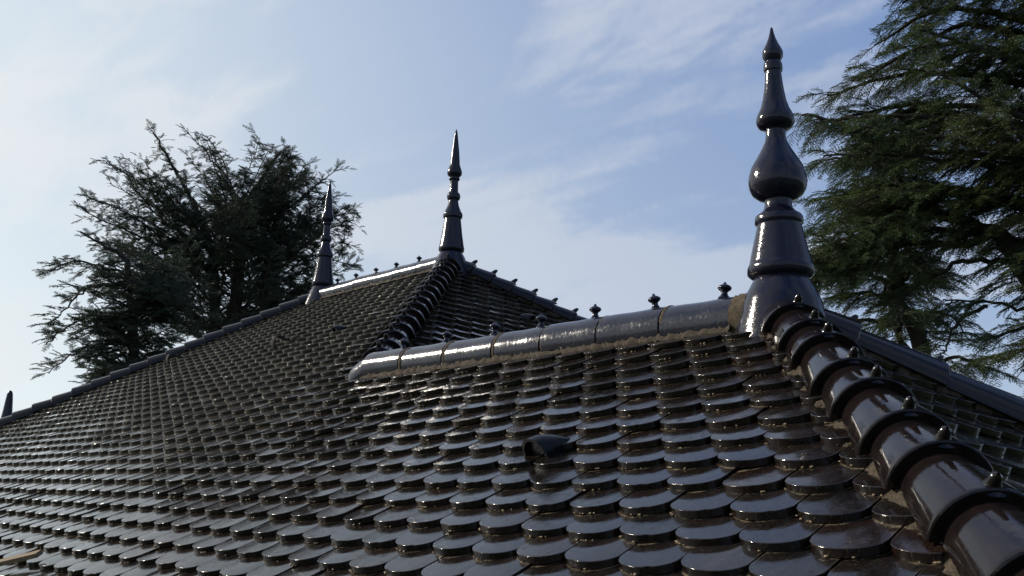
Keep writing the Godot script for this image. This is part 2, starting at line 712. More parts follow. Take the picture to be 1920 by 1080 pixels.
# mortar bedding: a rough strip along a line, wide enough to reach under the tiles on both sides
func mortar_strip(from: Vector3, to: Vector3, half: float, low: float, parent: Node, lump := 0.012, fade := 1.0) -> void:
	var b := Build.new()
	var dir := (to - from).normalized()
	var t := along(from, dir)
	var length := from.distance_to(to)
	var f := FastNoiseLite.new()
	f.seed = 91
	f.frequency = 28.0
	f.fractal_octaves = 4
	var steps := int(length / 0.012)
	for side in [-1.0, 1.0]:
		var rings := []
		for i in steps + 1:
			var z := length * i / steps
			var ring := PackedVector3Array()
			for k in 6:
				var q := k / 5.0
				var x: float = side * lerpf(0.060, half, q)
				var y := lerpf(0.03, low, pow(q, 0.9))
				var p := t * Vector3(x, y, z)
				var w := f.get_noise_3d(p.x, p.y, p.z)
				p += t.basis * Vector3(side * w * lump, w * lump * 0.8, w * lump * 0.4)
				ring.append(p - BASE)
			rings.append(ring)
		b.skin(rings, false, t.basis.x * side + Vector3.UP)
	put("mortar", b.done(), M.bedding, parent)


# mortar that fills a gap under or between ridge tiles, round like them but rough
func mortar_fill(from: Vector3, to: Vector3, radius: float, parent: Node) -> void:
	var f := FastNoiseLite.new()
	f.seed = 12
	f.frequency = 26.0
	f.fractal_octaves = 4
	var b := Build.new()
	var rings := []
	var t := along(from, to - from)
	for i in 25:
		var ring := PackedVector3Array()
		var q := i / 24.0
		for k in 41:
			var a := deg_to_rad(lerpf(-128.0, 128.0, k / 40.0))
			var r := radius * (1.0 + 0.16 * q + 0.12 * absf(sin(a)) * q)
			var p := t * Vector3(sin(a) * r, cos(a) * r, from.distance_to(to) * q)
			var w := f.get_noise_3d(p.x, p.y, p.z)
			ring.append(p + t.basis * Vector3(sin(a), cos(a), 0.4) * w * 0.009 - BASE)
		rings.append(ring)
	b.skin(rings)
	put("mortar", b.done(), M.mortar, parent)


# a hip from its top down: ends[] are where the tiles end, measured along the crest
func lay_hip(top: Vector3, dir: Vector3, ends: Array, horn: float, bed: float) -> Node3D:
	var hip := group_node("hip", house)
	var d := dir.normalized()
	var meshes := {}
	var last := 0.0
	for e in ends:
		var piece: float = e - last
		var key := snappedf(piece + 0.02, 0.02)
		if not meshes.has(key):
			meshes[key] = hip_tile_mesh(key, horn)
		var t := along(top + d * (e - key) + Vector3.DOWN * HIP_ROUND, d)
		t.basis = t.basis * Basis.from_euler(Vector3(rng.randfn(0.0, 0.006) + 0.02, rng.randfn(0.0, 0.012), rng.randfn(0.0, 0.02)))
		t.origin -= BASE
		put("hip_tile", meshes[key], M.cap, hip, t)
		last = e
	mortar_strip(top + Vector3.DOWN * ROUND, top + d * last + Vector3.DOWN * ROUND, bed, -0.060, hip, 0.012)
	return hip


func knob_mesh() -> ArrayMesh:
	var b := Build.new()
	b.lathe([[-0.004, 0.026], [0.004, 0.024], [0.010, 0.017], [0.018, 0.0125], [0.026, 0.012], [0.031, 0.016], [0.036, 0.0235], [0.041, 0.027], [0.047, 0.0265], [0.053, 0.020], [0.057, 0.011], [0.061, 0.0065], [0.066, 0.005], [0.069, 0.0005]], 18)
	return b.done()


func lay_ridge(z: float, y: float, joints: Array, knob: Mesh, low: float, banded := true) -> Node3D:
	var ridge := group_node("ridge", house)
	for k in joints.size() - 1:
		var x1: float = joints[k]
		var x0: float = joints[k + 1]
		var t := along(Vector3(x1 - 0.006, y + rng.randfn(0.0, 0.002), z), Vector3(-1, rng.randfn(0.0, 0.008), rng.randfn(0.0, 0.008)))
		t.origin -= BASE
		put("ridge_tile", ridge_tile_mesh(x1 - x0 - 0.012), M.ridge, ridge, t)
		if knob:
			var kt := Transform3D(Basis.from_euler(Vector3(rng.randfn(0, 0.05), rng.randf() * TAU, rng.randfn(0, 0.06))), Vector3(x1 - 0.088, y + ROUND - 0.002, z) - BASE)
			put("ridge_knob", knob, M.finial, ridge, kt)
		if banded and k > 0:
			var b := Build.new()
			var rings := []
			var f := FastNoiseLite.new()
			f.seed = 40 + k
			f.frequency = 30.0
			for i in 5:
				var ring := PackedVector3Array()
				for j in 29:
					var a := deg_to_rad(lerpf(-114.0, 114.0, j / 28.0))
					var bulge: float = [0.095, 0.1012, 0.1025, 0.1012, 0.095][i]
					var wx: float = (i - 2) * (0.0075 + 0.003 * f.get_noise_1d(j * 0.02))
					var p := Vector3(x1 + wx + 0.014 * sin(a * 0.9), y + cos(a) * bulge, z + sin(a) * bulge)
					p += Vector3(0, cos(a), sin(a)) * f.get_noise_3d(p.x, p.y, p.z) * 0.002
					ring.append(p - BASE)
				rings.append(ring)
			b.skin(rings)
			put("mortar_joint", b.done(), M.mortar, ridge)
	mortar_strip(Vector3(joints[0], y, z), Vector3(joints[-1], y, z), 0.112, low, ridge, 0.013)
	return ridge


func lay_finial(at: Vector3, parts: Array, label: String) -> Node3D:
	var fin := group_node("finial", house)
	fin.position = at - BASE
	fin.scale = Vector3.ONE * 1.03
	tag(fin, label)
	var f := FastNoiseLite.new()
	f.seed = 6
	f.frequency = 0.6
	for p in parts:
		var b := Build.new()
		b.lathe(p[1], 40, 0.0016, f)
		put(p[0], b.done(), M.finial, fin)
	return fin


func make_vent(fr: Transform3D, u: float, s: float, turn: float, size: float, parent: Node) -> void:
	var b := Build.new()
	var rings := []
	var inner := []
	for i in 9:
		var t := i / 8.0
		var w := lerpf(0.076, 0.046, t * t) * size
		var h := lerpf(0.105, 0.012, pow(t, 1.8)) * size * 0.88
		var ring := PackedVector3Array()
		var ring2 := PackedVector3Array()
		for k in 17:
			var a := PI * k / 16.0
			var flat := pow(absf(sin(a)), 0.75)
			ring.append(Vector3(-cos(a) * w, flat * h - 0.008, -0.165 * size * t))
			ring2.append(Vector3(-cos(a) * (w - 0.009), flat * (h - 0.010) - 0.008, -0.165 * size * t))
		rings.append(ring)
		inner.append(ring2)
	b.skin(rings)
	b.skin([inner[0], inner[1], inner[2], inner[3], inner[4], inner[5], inner[6]], false, Vector3.DOWN)
	b.skin([rings[0], inner[0]], false, Vector3.BACK)
	b.face(inner[1], Vector3.BACK)
	# flange that the hood stands on
	var t := Transform3D(Basis(Vector3.UP, turn), Vector3(u, -0.016, s))
	var w := fr * t
	w.origin -= BASE
	var v := put("roof_vent", b.done(), M.metal, parent, w)
	v.set_meta("label", "black hooded roof vent with its mouth open down the slope")


func make_hook(fr: Transform3D, u: float, s: float, parent: Node, flip: float) -> void:
	var path := [Vector2(-0.16, 0.004), Vector2(-0.10, 0.010), Vector2(-0.05, 0.026), Vector2(-0.015, 0.055), Vector2(0.006, 0.088), Vector2(0.030, 0.092), Vector2(0.052, 0.070), Vector2(0.058, 0.040), Vector2(0.052, 0.016)]
	var b := Build.new()
	var rings := []
	for i in path.size():
		var d: Vector2 = (path[mini(i + 1, path.size() - 1)] - path[maxi(i - 1, 0)]).normalized()
		var nn := Vector2(-d.y, d.x) * 0.004
		var w := lerpf(0.012, 0.026, i / 8.0)
		var ring := PackedVector3Array()
		for c in [Vector2(-1, 1), Vector2(1, 1), Vector2(1, -1), Vector2(-1, -1)]:
			ring.append(Vector3(c.x * w + flip * 0.10 * (1.0 - i / 8.0), path[i].y + nn.y * c.y, path[i].x + nn.x * c.y))
		rings.append(ring)
	b.skin(rings, true)
	var t := fr * Transform3D(Basis().scaled(Vector3(1.15, 1.15, 1.15)), Vector3(u, 0.0, s))
	t.origin -= BASE
	put("roof_hook", b.done(), M.iron, parent, t)


# ------------------------------------------------------------------ trees
# a cedar frond: a stem with side twigs, each set with short needle tufts
func frond_mesh(sd: int, length: float, needle: float, droop: float) -> ArrayMesh:
	var r := RandomNumberGenerator.new()
	r.seed = sd
	var b := Build.new()
	b.use_col = true
	var tuft := func(p: Vector3, d: Vector3, k: float) -> void:
		var bright := r.randf_range(0.65, 1.35)
		b.tint = Color(bright, bright, bright * 0.9)
		for q in 5:
			var dd := (d * r.randf_range(0.2, 1.0) + Vector3(r.randfn(0, 0.6), r.randf_range(-0.2, 0.9), r.randfn(0, 0.6))).normalized()
			var side := dd.cross(Vector3(r.randfn(), r.randfn(), r.randfn())).normalized() * needle * 0.13
			var nn := dd.cross(side).normalized()
			if nn.y < 0.0:
				nn = -nn
			var a := b.vert(p - side, nn)
			var c := b.vert(p + side, nn)
			var e := b.vert(p + dd * needle * k, nn)
			b.tri(a, c, e)
	var stick := func(p0: Vector3, p1: Vector3, w: float) -> void:
		b.tint = Color(0.75, 0.62, 0.7)
		var d := (p1 - p0).normalized()
		for side in [Vector3.UP, d.cross(Vector3.UP).normalized()]:
			var nn := d.cross(side).normalized()
			var a := b.vert(p0 - side * w, nn)
			var c := b.vert(p0 + side * w, nn)
			var e := b.vert(p1, nn)
			b.tri(a, c, e)
	var stem := func(t: float) -> Vector3: return Vector3(length * t, 0.07 * length * sin(t * 2.2) - droop * length * t * t, 0)
	for k in 8:
		stick.call(stem.call(k / 8.0), stem.call((k + 1.2) / 8.0), 0.006 * (1.1 - k / 8.0))
	var twigs := 15
	for k in twigs:
		var t := (k + 0.6) / twigs
		var p: Vector3 = stem.call(t)
		var sgn := 1.0 if k % 2 == 0 else -1.0
		var reach := length * (0.46 * (1.0 - t * 0.75)) * r.randf_range(0.6, 1.15)
		var d := Vector3(0.75, r.randf_range(-0.15, 0.28), sgn * r.randf_range(0.6, 1.0)).normalized()
		var end: Vector3 = p + d * reach + Vector3(0, -droop * reach * 0.8, 0)
		stick.call(p, end, 0.004)
		var count := int(reach / (needle * 0.62)) + 2
		for j in count:
			var q := float(j + 1) / count
			tuft.call(p.lerp(end, q), d, lerpf(1.0, 0.75, q))
	for k in 10:
		tuft.call(stem.call(0.1 + 0.9 * k / 9.0), Vector3.RIGHT, 1.0)
	return b.done()


func smooth_path(pts: Array, per := 5) -> PackedVector3Array:
	var out := PackedVector3Array()
	for i in pts.size() - 1:
		var a: Vector3 = pts[maxi(i - 1, 0)]
		var b: Vector3 = pts[i]
		var c: Vector3 = pts[i + 1]
		var d: Vector3 = pts[mini(i + 2, pts.size() - 1)]
		for k in per:
			out.append(b.cubic_interpolate(c, a, d, float(k) / per))
	out.append(pts[-1])
	return out


# limbs: [kind, start radius, end radius, first share of its length with foliage, points...]
func make_cedar(called: String, at: Vector3, turn: float, limbs: Array, look: Dictionary, label: String, mat: Material) -> void:
	var tree := group_node(called)
	tree.position = at
	tree.rotation.y = turn
	tag(tree, label, "tree", "")
	var r := RandomNumberGenerator.new()
	r.seed = look.seed
	var f := FastNoiseLite.new()
	f.seed = look.seed
	f.frequency = 0.9
	var spots: Array[Array] = [[], [], [], []]
	var tints: Array[Array] = [[], [], [], []]
	var twig := Build.new()
	for l in limbs:
		var pts: PackedVector3Array = smooth_path(l.slice(4))
		var count := pts.size()
		var rad := PackedFloat32Array()
		for i in count:
			if i > 0 and i < count - 1:
				pts[i] += Vector3(r.randfn(), r.randfn(), r.randfn()) * 0.018
			rad.append(lerpf(l[1], l[2], pow(float(i) / (count - 1), 0.8)))
		var b := Build.new()
		b.tube(pts, rad, 8)
		put(l[0], b.done(), M.bark, tree)
		if l[3] >= 1.0:
			continue
		var total := 0.0
		for i in count - 1:
			total += pts[i].distance_to(pts[i + 1])
		var start: float = total * l[3]
		var gone := 0.0
		var next := start
		var side := 1.0
		for i in count - 1:
			var seg := pts[i + 1] - pts[i]
			var sl := seg.length()
			while next <= gone + sl:
				var p := pts[i] + seg * ((next - gone) / sl)
				var share := (next - start) / maxf(total - start, 0.01)
				next += look.step * r.randf_range(0.6, 1.4)
				side = -side
				var d := seg / sl
				var flat := Vector3(d.x, 0, d.z)
				if flat.length() < 0.35:
					flat = Vector3(r.randfn(), 0, r.randfn())
				flat = flat.normalized()
				var across := flat.cross(Vector3.UP) * side
				var dir := (flat * r.randf_range(look.get("fwd", 0.25), 1.0) + across * r.randf_range(0.35, 1.2) + Vector3(0, r.randf_range(look.rise0, look.rise1), 0)).normalized()
				var reach: float = look.reach * lerpf(1.0, 0.45, share) * r.randf_range(0.55, 1.2)
				var end: Vector3 = p + dir * reach + Vector3.DOWN * look.droop * reach
				var mid := p.lerp(end, 0.5) + Vector3.UP * 0.08 * reach
				var line := smooth_path([p, mid, end], 3)
				var w := PackedFloat32Array()
				for k in line.size():
					w.append(lerpf(0.010, 0.003, float(k) / (line.size() - 1)) * (0.6 + reach))
				twig.tube(line, w, 5)
				var n := maxi(2, int(reach / look.gap))
				for k in n:
					var q := lerpf(0.12, 1.0, (k + r.randf_range(-0.3, 0.3) + 0.5) / n)
					var c := p.lerp(mid, q * 2.0) if q < 0.5 else mid.lerp(end, q * 2.0 - 1.0)
					if f.get_noise_3dv(c) < look.thin:
						continue
					var s2 := -1.0 if k % 2 else 1.0
					var dd := (dir + dir.cross(Vector3.UP).normalized() * s2 * r.randf_range(0.1, 0.9) + Vector3(0, r.randf_range(look.tip0, look.tip1), 0)).normalized()
					if k == n - 1:
						dd = (dir + Vector3(0, look.tip0 * 0.6, 0)).normalized()
					var x := dd
					var z := x.cross(Vector3.UP + Vector3(r.randfn(), 0, r.randfn()) * 0.25).normalized()
					var y := z.cross(x)
					var sc: float = look.size * r.randf_range(0.7, 1.25)
					var v := r.randi() % 4
					spots[v].append(Transform3D(Basis(x * sc, y * sc, z * sc), c))
					var tone := r.randf_range(0.7, 1.25)
					var warm := clampf(f.get_noise_3dv(c * 0.8 + Vector3(50, 0, 0)) + 0.3, 0.0, 1.0)
					tints[v].append(Color(tone * lerpf(0.85, 1.25, warm), tone, tone * lerpf(1.1, 0.8, warm)))
			gone += sl
	if twig.v.size():
		var t := put("twigs", twig.done(), M.bark, tree)
		tag(t, "", "", "", "stuff")
	for v in 4:
		var where: Array[Transform3D] = []
		var tt: Array[Color] = []
		where.assign(spots[v])
		tt.assign(tints[v])
		if where.size():
			var c := many("crown", look.fronds[v], mat, where, tt, tree)
			tag(c, "", "", "", "stuff")


func limb(kind: String, r0: float, r1: float, bare: float, pts: Array, depth: float, sd: int) -> Array:
	var r := RandomNumberGenerator.new()
	r.seed = sd
	var out := [kind, r0, r1, bare]
	var count := pts.size()
	for i in count:
		var p: Array = pts[i]
		var z: float = depth * (float(i) / maxi(count - 1, 1)) if p.size() < 3 else p[2]
		out.append(Vector3(p[0], p[1], z))
	return out


func _ready() -> void:
	rng.seed = 20
	# --- camera, sky, sun
	cam = Camera3D.new()
	cam.name = "camera"
	cam.position = Vector3(1.9653, -0.5998, 2.8501)
	cam.rotation = Vector3(0.2221, 0.8202, 0.0264)
	cam.fov = rad_to_deg(2.0 * atan(540.0 / 1754.8))
	cam.near = 0.05
	cam.far = 3000.0
	add_child(cam)
	cam.current = true
	var env := Environment.new()
	env.background_mode = Environment.BG_SKY
	env.sky = make_sky()
	env.ambient_light_source = Environment.AMBIENT_SOURCE_SKY
	env.tonemap_mode = Environment.TONE_MAPPER_LINEAR
	env.tonemap_exposure = 1.0
	env.sdfgi_enabled = true
	env.ssao_enabled = true
	env.ssil_enabled = true
	var we := WorldEnvironment.new()
	we.name = "world"
	we.environment = env
	add_child(we)
	var sun := DirectionalLight3D.new()
	sun.name = "sun"
	sun.light_energy = 1.6
	sun.light_color = Color(1.0, 0.955, 0.89)
	sun.light_angular_distance = 0.5
	sun.shadow_enabled = true
	sun.look_at_from_position(Vector3(-80.0, 46.0, 38.5), Vector3.ZERO)
	add_child(sun)
	make_materials()

	# --- ground
	var ground := Build.new()
	ground.face(PackedVector3Array([Vector3(-900, -4.6, -900), Vector3(900, -4.6, -900), Vector3(900, -4.6, 900), Vector3(-900, -4.6, 900)]), Vector3.UP)
	var lawn := put("ground", ground.done(), M.grass)
	tag(lawn, "mown grass ground below the house and the cedars", "ground", "", "structure")

	build_house()
	build_trees()

	# --- a lath left lying on the tiles
	var fr := frame_of(Vector3.ZERO, Vector3.BACK, slope_tan)
	var bt := Build.new()
	bt.box(Vector3.ZERO, Vector3(0.034, 0.020, 1.3))
	var a := fr * Vector3(-2.47, 0.026, 1.700)
	var e := fr * Vector3(-2.80, 0.026, 1.835)
	var t := along(a + (e - a).normalized() * 0.65, e - a, fr.basis.y)
	var o := put("wooden_batten", bt.done(), M.wood, self, t)
	tag(o, "thin pale wooden batten lying on the glazed roof tiles", "batten")


func build_house() -> void:
	house = group_node("tiled_house")
	house.position = BASE
	tag(house, "house with dark glazed fish-scale tile hip roof and tall turned finials", "house")
	cut_builder = Build.new()
	var yr := -RIDGE_Z * slope_tan
	var ym := -MAIN_Z * slope_tan
	var ye := -EAVE_Z * slope_tan
	var r1 := Vector3(WING_X, yr, RIDGE_Z)
	var r2 := Vector3(MAIN_X1, ym, MAIN_Z)
	var r3 := Vector3(MAIN_X0, ym, MAIN_Z)
	var half_m := EAVE_Z - MAIN_Z
	var half_w := EAVE_Z - RIDGE_Z
	var v0 := Vector3(MAIN_X1 + (RIDGE_Z - MAIN_Z) / RUN, yr, RIDGE_Z)        # where the near ridge meets the main hip
	var se := Vector3(WING_X + half_w / RUN, ye, EAVE_Z)
	var ne := Vector3(se.x, ye, RIDGE_Z - half_w)
	var sw := Vector3(MAIN_X0 - half_m / RUN, ye, EAVE_Z)
	var nw := Vector3(sw.x, ye, MAIN_Z - half_m)
	var nm := Vector3(MAIN_X1 + half_m / RUN, ye, MAIN_Z - half_m)
	var vy := Vector3(nm.x, ye, ne.z)                                          # foot of the valley
	var south := frame_of(Vector3.ZERO, Vector3.BACK, slope_tan)
	var east := frame_of(r1, Vector3.RIGHT, end_tan)
	east.origin += east.basis.z * 0.06
	var main_east := frame_of(r2, Vector3.RIGHT, end_tan)
	main_east.origin += main_east.basis.z * 0.04
	var h := 0.085
	lay_tiles(south, [sw, r3, r2, v0, r1, se], [h, 0.07, h, 0.075, h, 0.0], true)
	lay_tiles(east, [se, r1, ne], [h, h, 0.0], false)
	lay_tiles(main_east, [r2, v0, vy, nm], [h, 0.03, 0.0, h], false)
	lay_tiles(frame_of(r1, Vector3.FORWARD, slope_tan), [r1, v0, vy, ne], [0.075, 0.03, 0.0, h], false)
	lay_tiles(frame_of(r2, Vector3.FORWARD, slope_tan), [r2, r3, nw, nm], [0.07, h, 0.0, h], false)
	lay_tiles(frame_of(r3, Vector3.LEFT, end_tan), [r3, sw, nw], [h, 0.0, h], false)
	# small far wing, of which only the end finial shows
	var wz := -0.75
	var wy := 0.06
	var fx := -11.45
	var half_f := (wy - ye) / slope_tan
	var wing_in := Vector3(MAIN_X0 - (ym - wy) / end_tan, wy, wz)
	var wr := Vector3(fx, wy, wz)
	var wsw := Vector3(fx - half_f / RUN, ye, wz + half_f)
	var wnw := Vector3(wsw.x, ye, wz - half_f)
	lay_tiles(frame_of(wr, Vector3.BACK, slope_tan), [wr, wing_in, Vector3(sw.x, ye, wz + half_f), wsw], [0.07, 0.03, 0.0, h], false)
	lay_tiles(frame_of(wr, Vector3.FORWARD, slope_tan), [wr, wing_in, Vector3(sw.x, ye, wz - half_f), wnw], [0.07, 0.03, 0.0, h], false)
	lay_tiles(frame_of(wr, Vector3.LEFT, end_tan), [wr, wsw, wnw], [h, 0.0, h], false)
	finish_tiles()

	# --- hips
	var up := Vector3.UP * CREST
	var k := 1.0 / RUN
	var ends := [0.218, 0.450, 0.636, 0.900, 1.090, 1.331, 1.531, 1.766]
	while ends[-1] < half_w / 0.663 - 0.1:
		ends.append(ends[-1] + rng.randf_range(0.205, 0.225))
	lay_hip(r1 + up, Vector3(k, -slope_tan, 1), ends, 1.0, 0.130)
	lay_hip(r1 + up, Vector3(k, -slope_tan, -1), spaced(0.25, 0.34, half_w / 0.663), 0.9, 0.108)
	lay_hip(r2 + up, Vector3(k, -slope_tan, 1), spaced(0.20, 0.205, (RIDGE_Z - MAIN_Z) / 0.663 - 0.02), 1.1, 0.108)
	lay_hip(r2 + up, Vector3(k, -slope_tan, -1), spaced(0.198, 0.209, half_m / 0.663), 1.35, 0.108)
	lay_hip(r3 + up, Vector3(-k, -slope_tan, 1), spaced(0.2345, 0.2105, half_m / 0.663), 0.3, 0.108)
	lay_hip(r3 + up, Vector3(-k, -slope_tan, -1), spaced(0.2345, 0.2105, half_m / 0.663), 0.3, 0.108)
	lay_hip(wr + up, Vector3(-k, -slope_tan, 1), spaced(0.2, 0.21, half_f / 0.663), 0.5, 0.108)
	lay_hip(wr + up, Vector3(-k, -slope_tan, -1), spaced(0.2, 0.21, half_f / 0.663), 0.5, 0.108)

	# --- ridges
	var knob := knob_mesh()
	var near := lay_ridge(RIDGE_Z, yr + CREST - ROUND, [0.008, -0.327, -0.663, -1.002, -1.326, -1.700, -2.068, -2.405], knob, -0.062)
	var stop := along(Vector3(-2.408, yr + CREST - ROUND - 0.002, RIDGE_Z), Vector3(-1, -0.30, 0.06))
	stop.origin -= BASE
	put("ridge_tile", end_cap_mesh(0.19), M.ridge, near, stop)
	mortar_fill(Vector3(0.0, yr + CREST - ROUND, RIDGE_Z), Vector3(0.22, yr + CREST - ROUND, RIDGE_Z), 0.099, near)
	lay_ridge(MAIN_Z, ym + CREST - ROUND, [-4.60, -4.96, -5.33, -5.67, -6.03, -6.38, -6.70], knob, -0.062, false)
	lay_ridge(wz, wy + CREST - ROUND, [fx + 2.9, fx + 2.55, fx + 2.2, fx + 1.85, fx + 1.5, fx + 1.15, fx + 0.8, fx + 0.45, fx + 0.1], knob, -0.062, false)

	# --- finials
	lay_finial(Vector3(WING_X, 0.017, RIDGE_Z), [
		["finial_base", [[-0.05, 0.178], [0.02, 0.163], [0.072, 0.1466], [0.114, 0.1388], [0.145, 0.1269], [0.171, 0.1129], [0.197, 0.0992], [0.207, 0.097]]],
		["finial_cone", [[0.2055, 0.097], [0.208, 0.106], [0.213, 0.112], [0.22, 0.1184], [0.234, 0.1195], [0.243, 0.1185], [0.249, 0.1160], [0.255, 0.1120], [0.262, 0.1108], [0.292, 0.1035], [0.345, 0.0915], [0.400, 0.0800], [0.406, 0.0815], [0.411, 0.0862], [0.42, 0.0873], [0.433, 0.0862], [0.441, 0.0807], [0.452, 0.0642], [0.468, 0.0515], [0.487, 0.0488], [0.502, 0.0495]]],
		["finial_bulb", [[0.500, 0.0515], [0.504, 0.060], [0.508, 0.0707], [0.523, 0.0905], [0.544, 0.1021], [0.566, 0.1054], [0.594, 0.104], [0.627, 0.0942], [0.66, 0.0761], [0.694, 0.0573], [0.727, 0.0416], [0.749, 0.0369], [0.776, 0.0355]]],
		["finial_skirt", [[0.7745, 0.0360], [0.781, 0.0423], [0.786, 0.054], [0.79, 0.0613], [0.8, 0.0677], [0.811, 0.0704], [0.826, 0.0694], [0.84, 0.0637], [0.862, 0.0531], [0.897, 0.0431], [0.942, 0.0358], [0.977, 0.0316], [1.010, 0.0295], [1.014, 0.032], [1.018, 0.0345], [1.029, 0.0354], [1.044, 0.0344], [1.052, 0.031], [1.056, 0.0272]]],
		["finial_tip", [[1.0545, 0.0272], [1.064, 0.0323], [1.076, 0.0382], [1.093, 0.0393], [1.105, 0.035], [1.128, 0.0238], [1.152, 0.0141], [1.176, 0.0081], [1.194, 0.0050], [1.200, 0.0008]]],
	], "tallest near finial, black glazed, with a fat bulb below its spike")
	var slim := [
		["finial_base", [[-0.12, 0.20], [-0.02, 0.1595], [0.064, 0.1247], [0.105, 0.1020], [0.114, 0.0961], [0.118, 0.0961]]],
		["finial_cone", [[0.1165, 0.096], [0.119, 0.106], [0.124, 0.1137], [0.146, 0.117], [0.160, 0.114], [0.168, 0.1115], [0.28, 0.0933], [0.420, 0.0757], [0.428, 0.0759], [0.434, 0.083], [0.440, 0.0872], [0.461, 0.0889], [0.478, 0.0857], [0.488, 0.079], [0.498, 0.0744], [0.549, 0.0534], [0.603, 0.0422]]],
		["finial_neck", [[0.6015, 0.0424], [0.608, 0.051], [0.617, 0.0584], [0.643, 0.0617], [0.665, 0.0568], [0.676, 0.046], [0.685, 0.0390], [0.785, 0.0358], [0.792, 0.040], [0.800, 0.0489], [0.815, 0.0489], [0.822, 0.044], [0.826, 0.0424]]],
		["finial_spike", [[0.8245, 0.043], [0.848, 0.0653], [0.874, 0.0686], [0.908, 0.0588], [0.943, 0.0458], [1.00, 0.0415], [1.082, 0.0345], [1.257, 0.0132], [1.285, 0.006], [1.298, 0.0006]]],
	]
	lay_finial(Vector3(MAIN_X1, ym - 0.036, MAIN_Z), slim, "slender black finial in the middle, at the right end of the upper ridge")
	lay_finial(Vector3(MAIN_X0, ym - 0.036, MAIN_Z), slim, "slender black finial in front of the left cedar")
	lay_finial(Vector3(fx, wy, wz), [
		["finial_base", [[-0.05, 0.15], [0.05, 0.125], [0.12, 0.10], [0.17, 0.072]]],
		["finial_spike", [[0.168, 0.074], [0.18, 0.078], [0.195, 0.066], [0.30, 0.054], [0.42, 0.043], [0.50, 0.034], [0.53, 0.024], [0.545, 0.004]]],
	], "small stubby finial low beyond the left hip")

	# --- things fixed to the slopes
	var slope := house.get_node("roof_slope")
	make_vent(south, -0.180, 0.862, -0.15, 0.84, slope)
	make_vent(south, -4.20, -1.215, -0.15, 0.62, slope)
	make_vent(main_east, 0.10, 1.14, 0.3, 0.70, house.get_node("roof_slope_002"))
	make_hook(south, -4.66, -1.00, slope, 0.6)
	make_hook(south, -6.98, -1.17, slope, 0.6)

	# --- walls and gutter under the eaves
	for w in [[Vector3(sw.x + 0.45, 0, nw.z + 0.45), Vector3(nm.x - 0.45, 0, EAVE_Z - 0.45)], [Vector3(nm.x - 0.6, 0, ne.z + 0.45), Vector3(se.x - 0.45, 0, EAVE_Z - 0.452)]]:
		var b := Build.new()
		var top := ye - 0.02
		b.box(Vector3((w[0].x + w[1].x) * 0.5, (top - 4.6) * 0.5, (w[0].z + w[1].z) * 0.5) - BASE, Vector3(w[1].x - w[0].x, top + 4.6, w[1].z - w[0].z))
		put("wall", b.done(), M.render, house)
	var g := Build.new()
	g.box(Vector3((sw.x + se.x) * 0.5, ye - 0.13, EAVE_Z - 0.01) - BASE, Vector3(se.x - sw.x, 0.16, 0.03))
	put("fascia", g.done(), M.wood, house)


func spaced(first: float, step: float, last: float) -> Array:
	var out := [first]
	while out[-1] + step < last:
		out.append(out[-1] + step * rng.randf_range(0.96, 1.04))
	return out


# the last ridge tile bends down and closes on the slope
func end_cap_mesh(length: float) -> ArrayMesh:
	var b := Build.new()
	var a := deg_to_rad(112.0)
	var rings := []
	for k in 11:
		var t := k / 10.0
		var r := 0.100 * sqrt(maxf(0.0, 1.0 - pow(maxf(0.0, t - 0.45) / 0.55, 2.6)))
		rings.append(arc_ring(length * t, maxf(r, 0.004), -a, a, 22, 0.02 * t))
	b.skin(rings)
	return b.done()


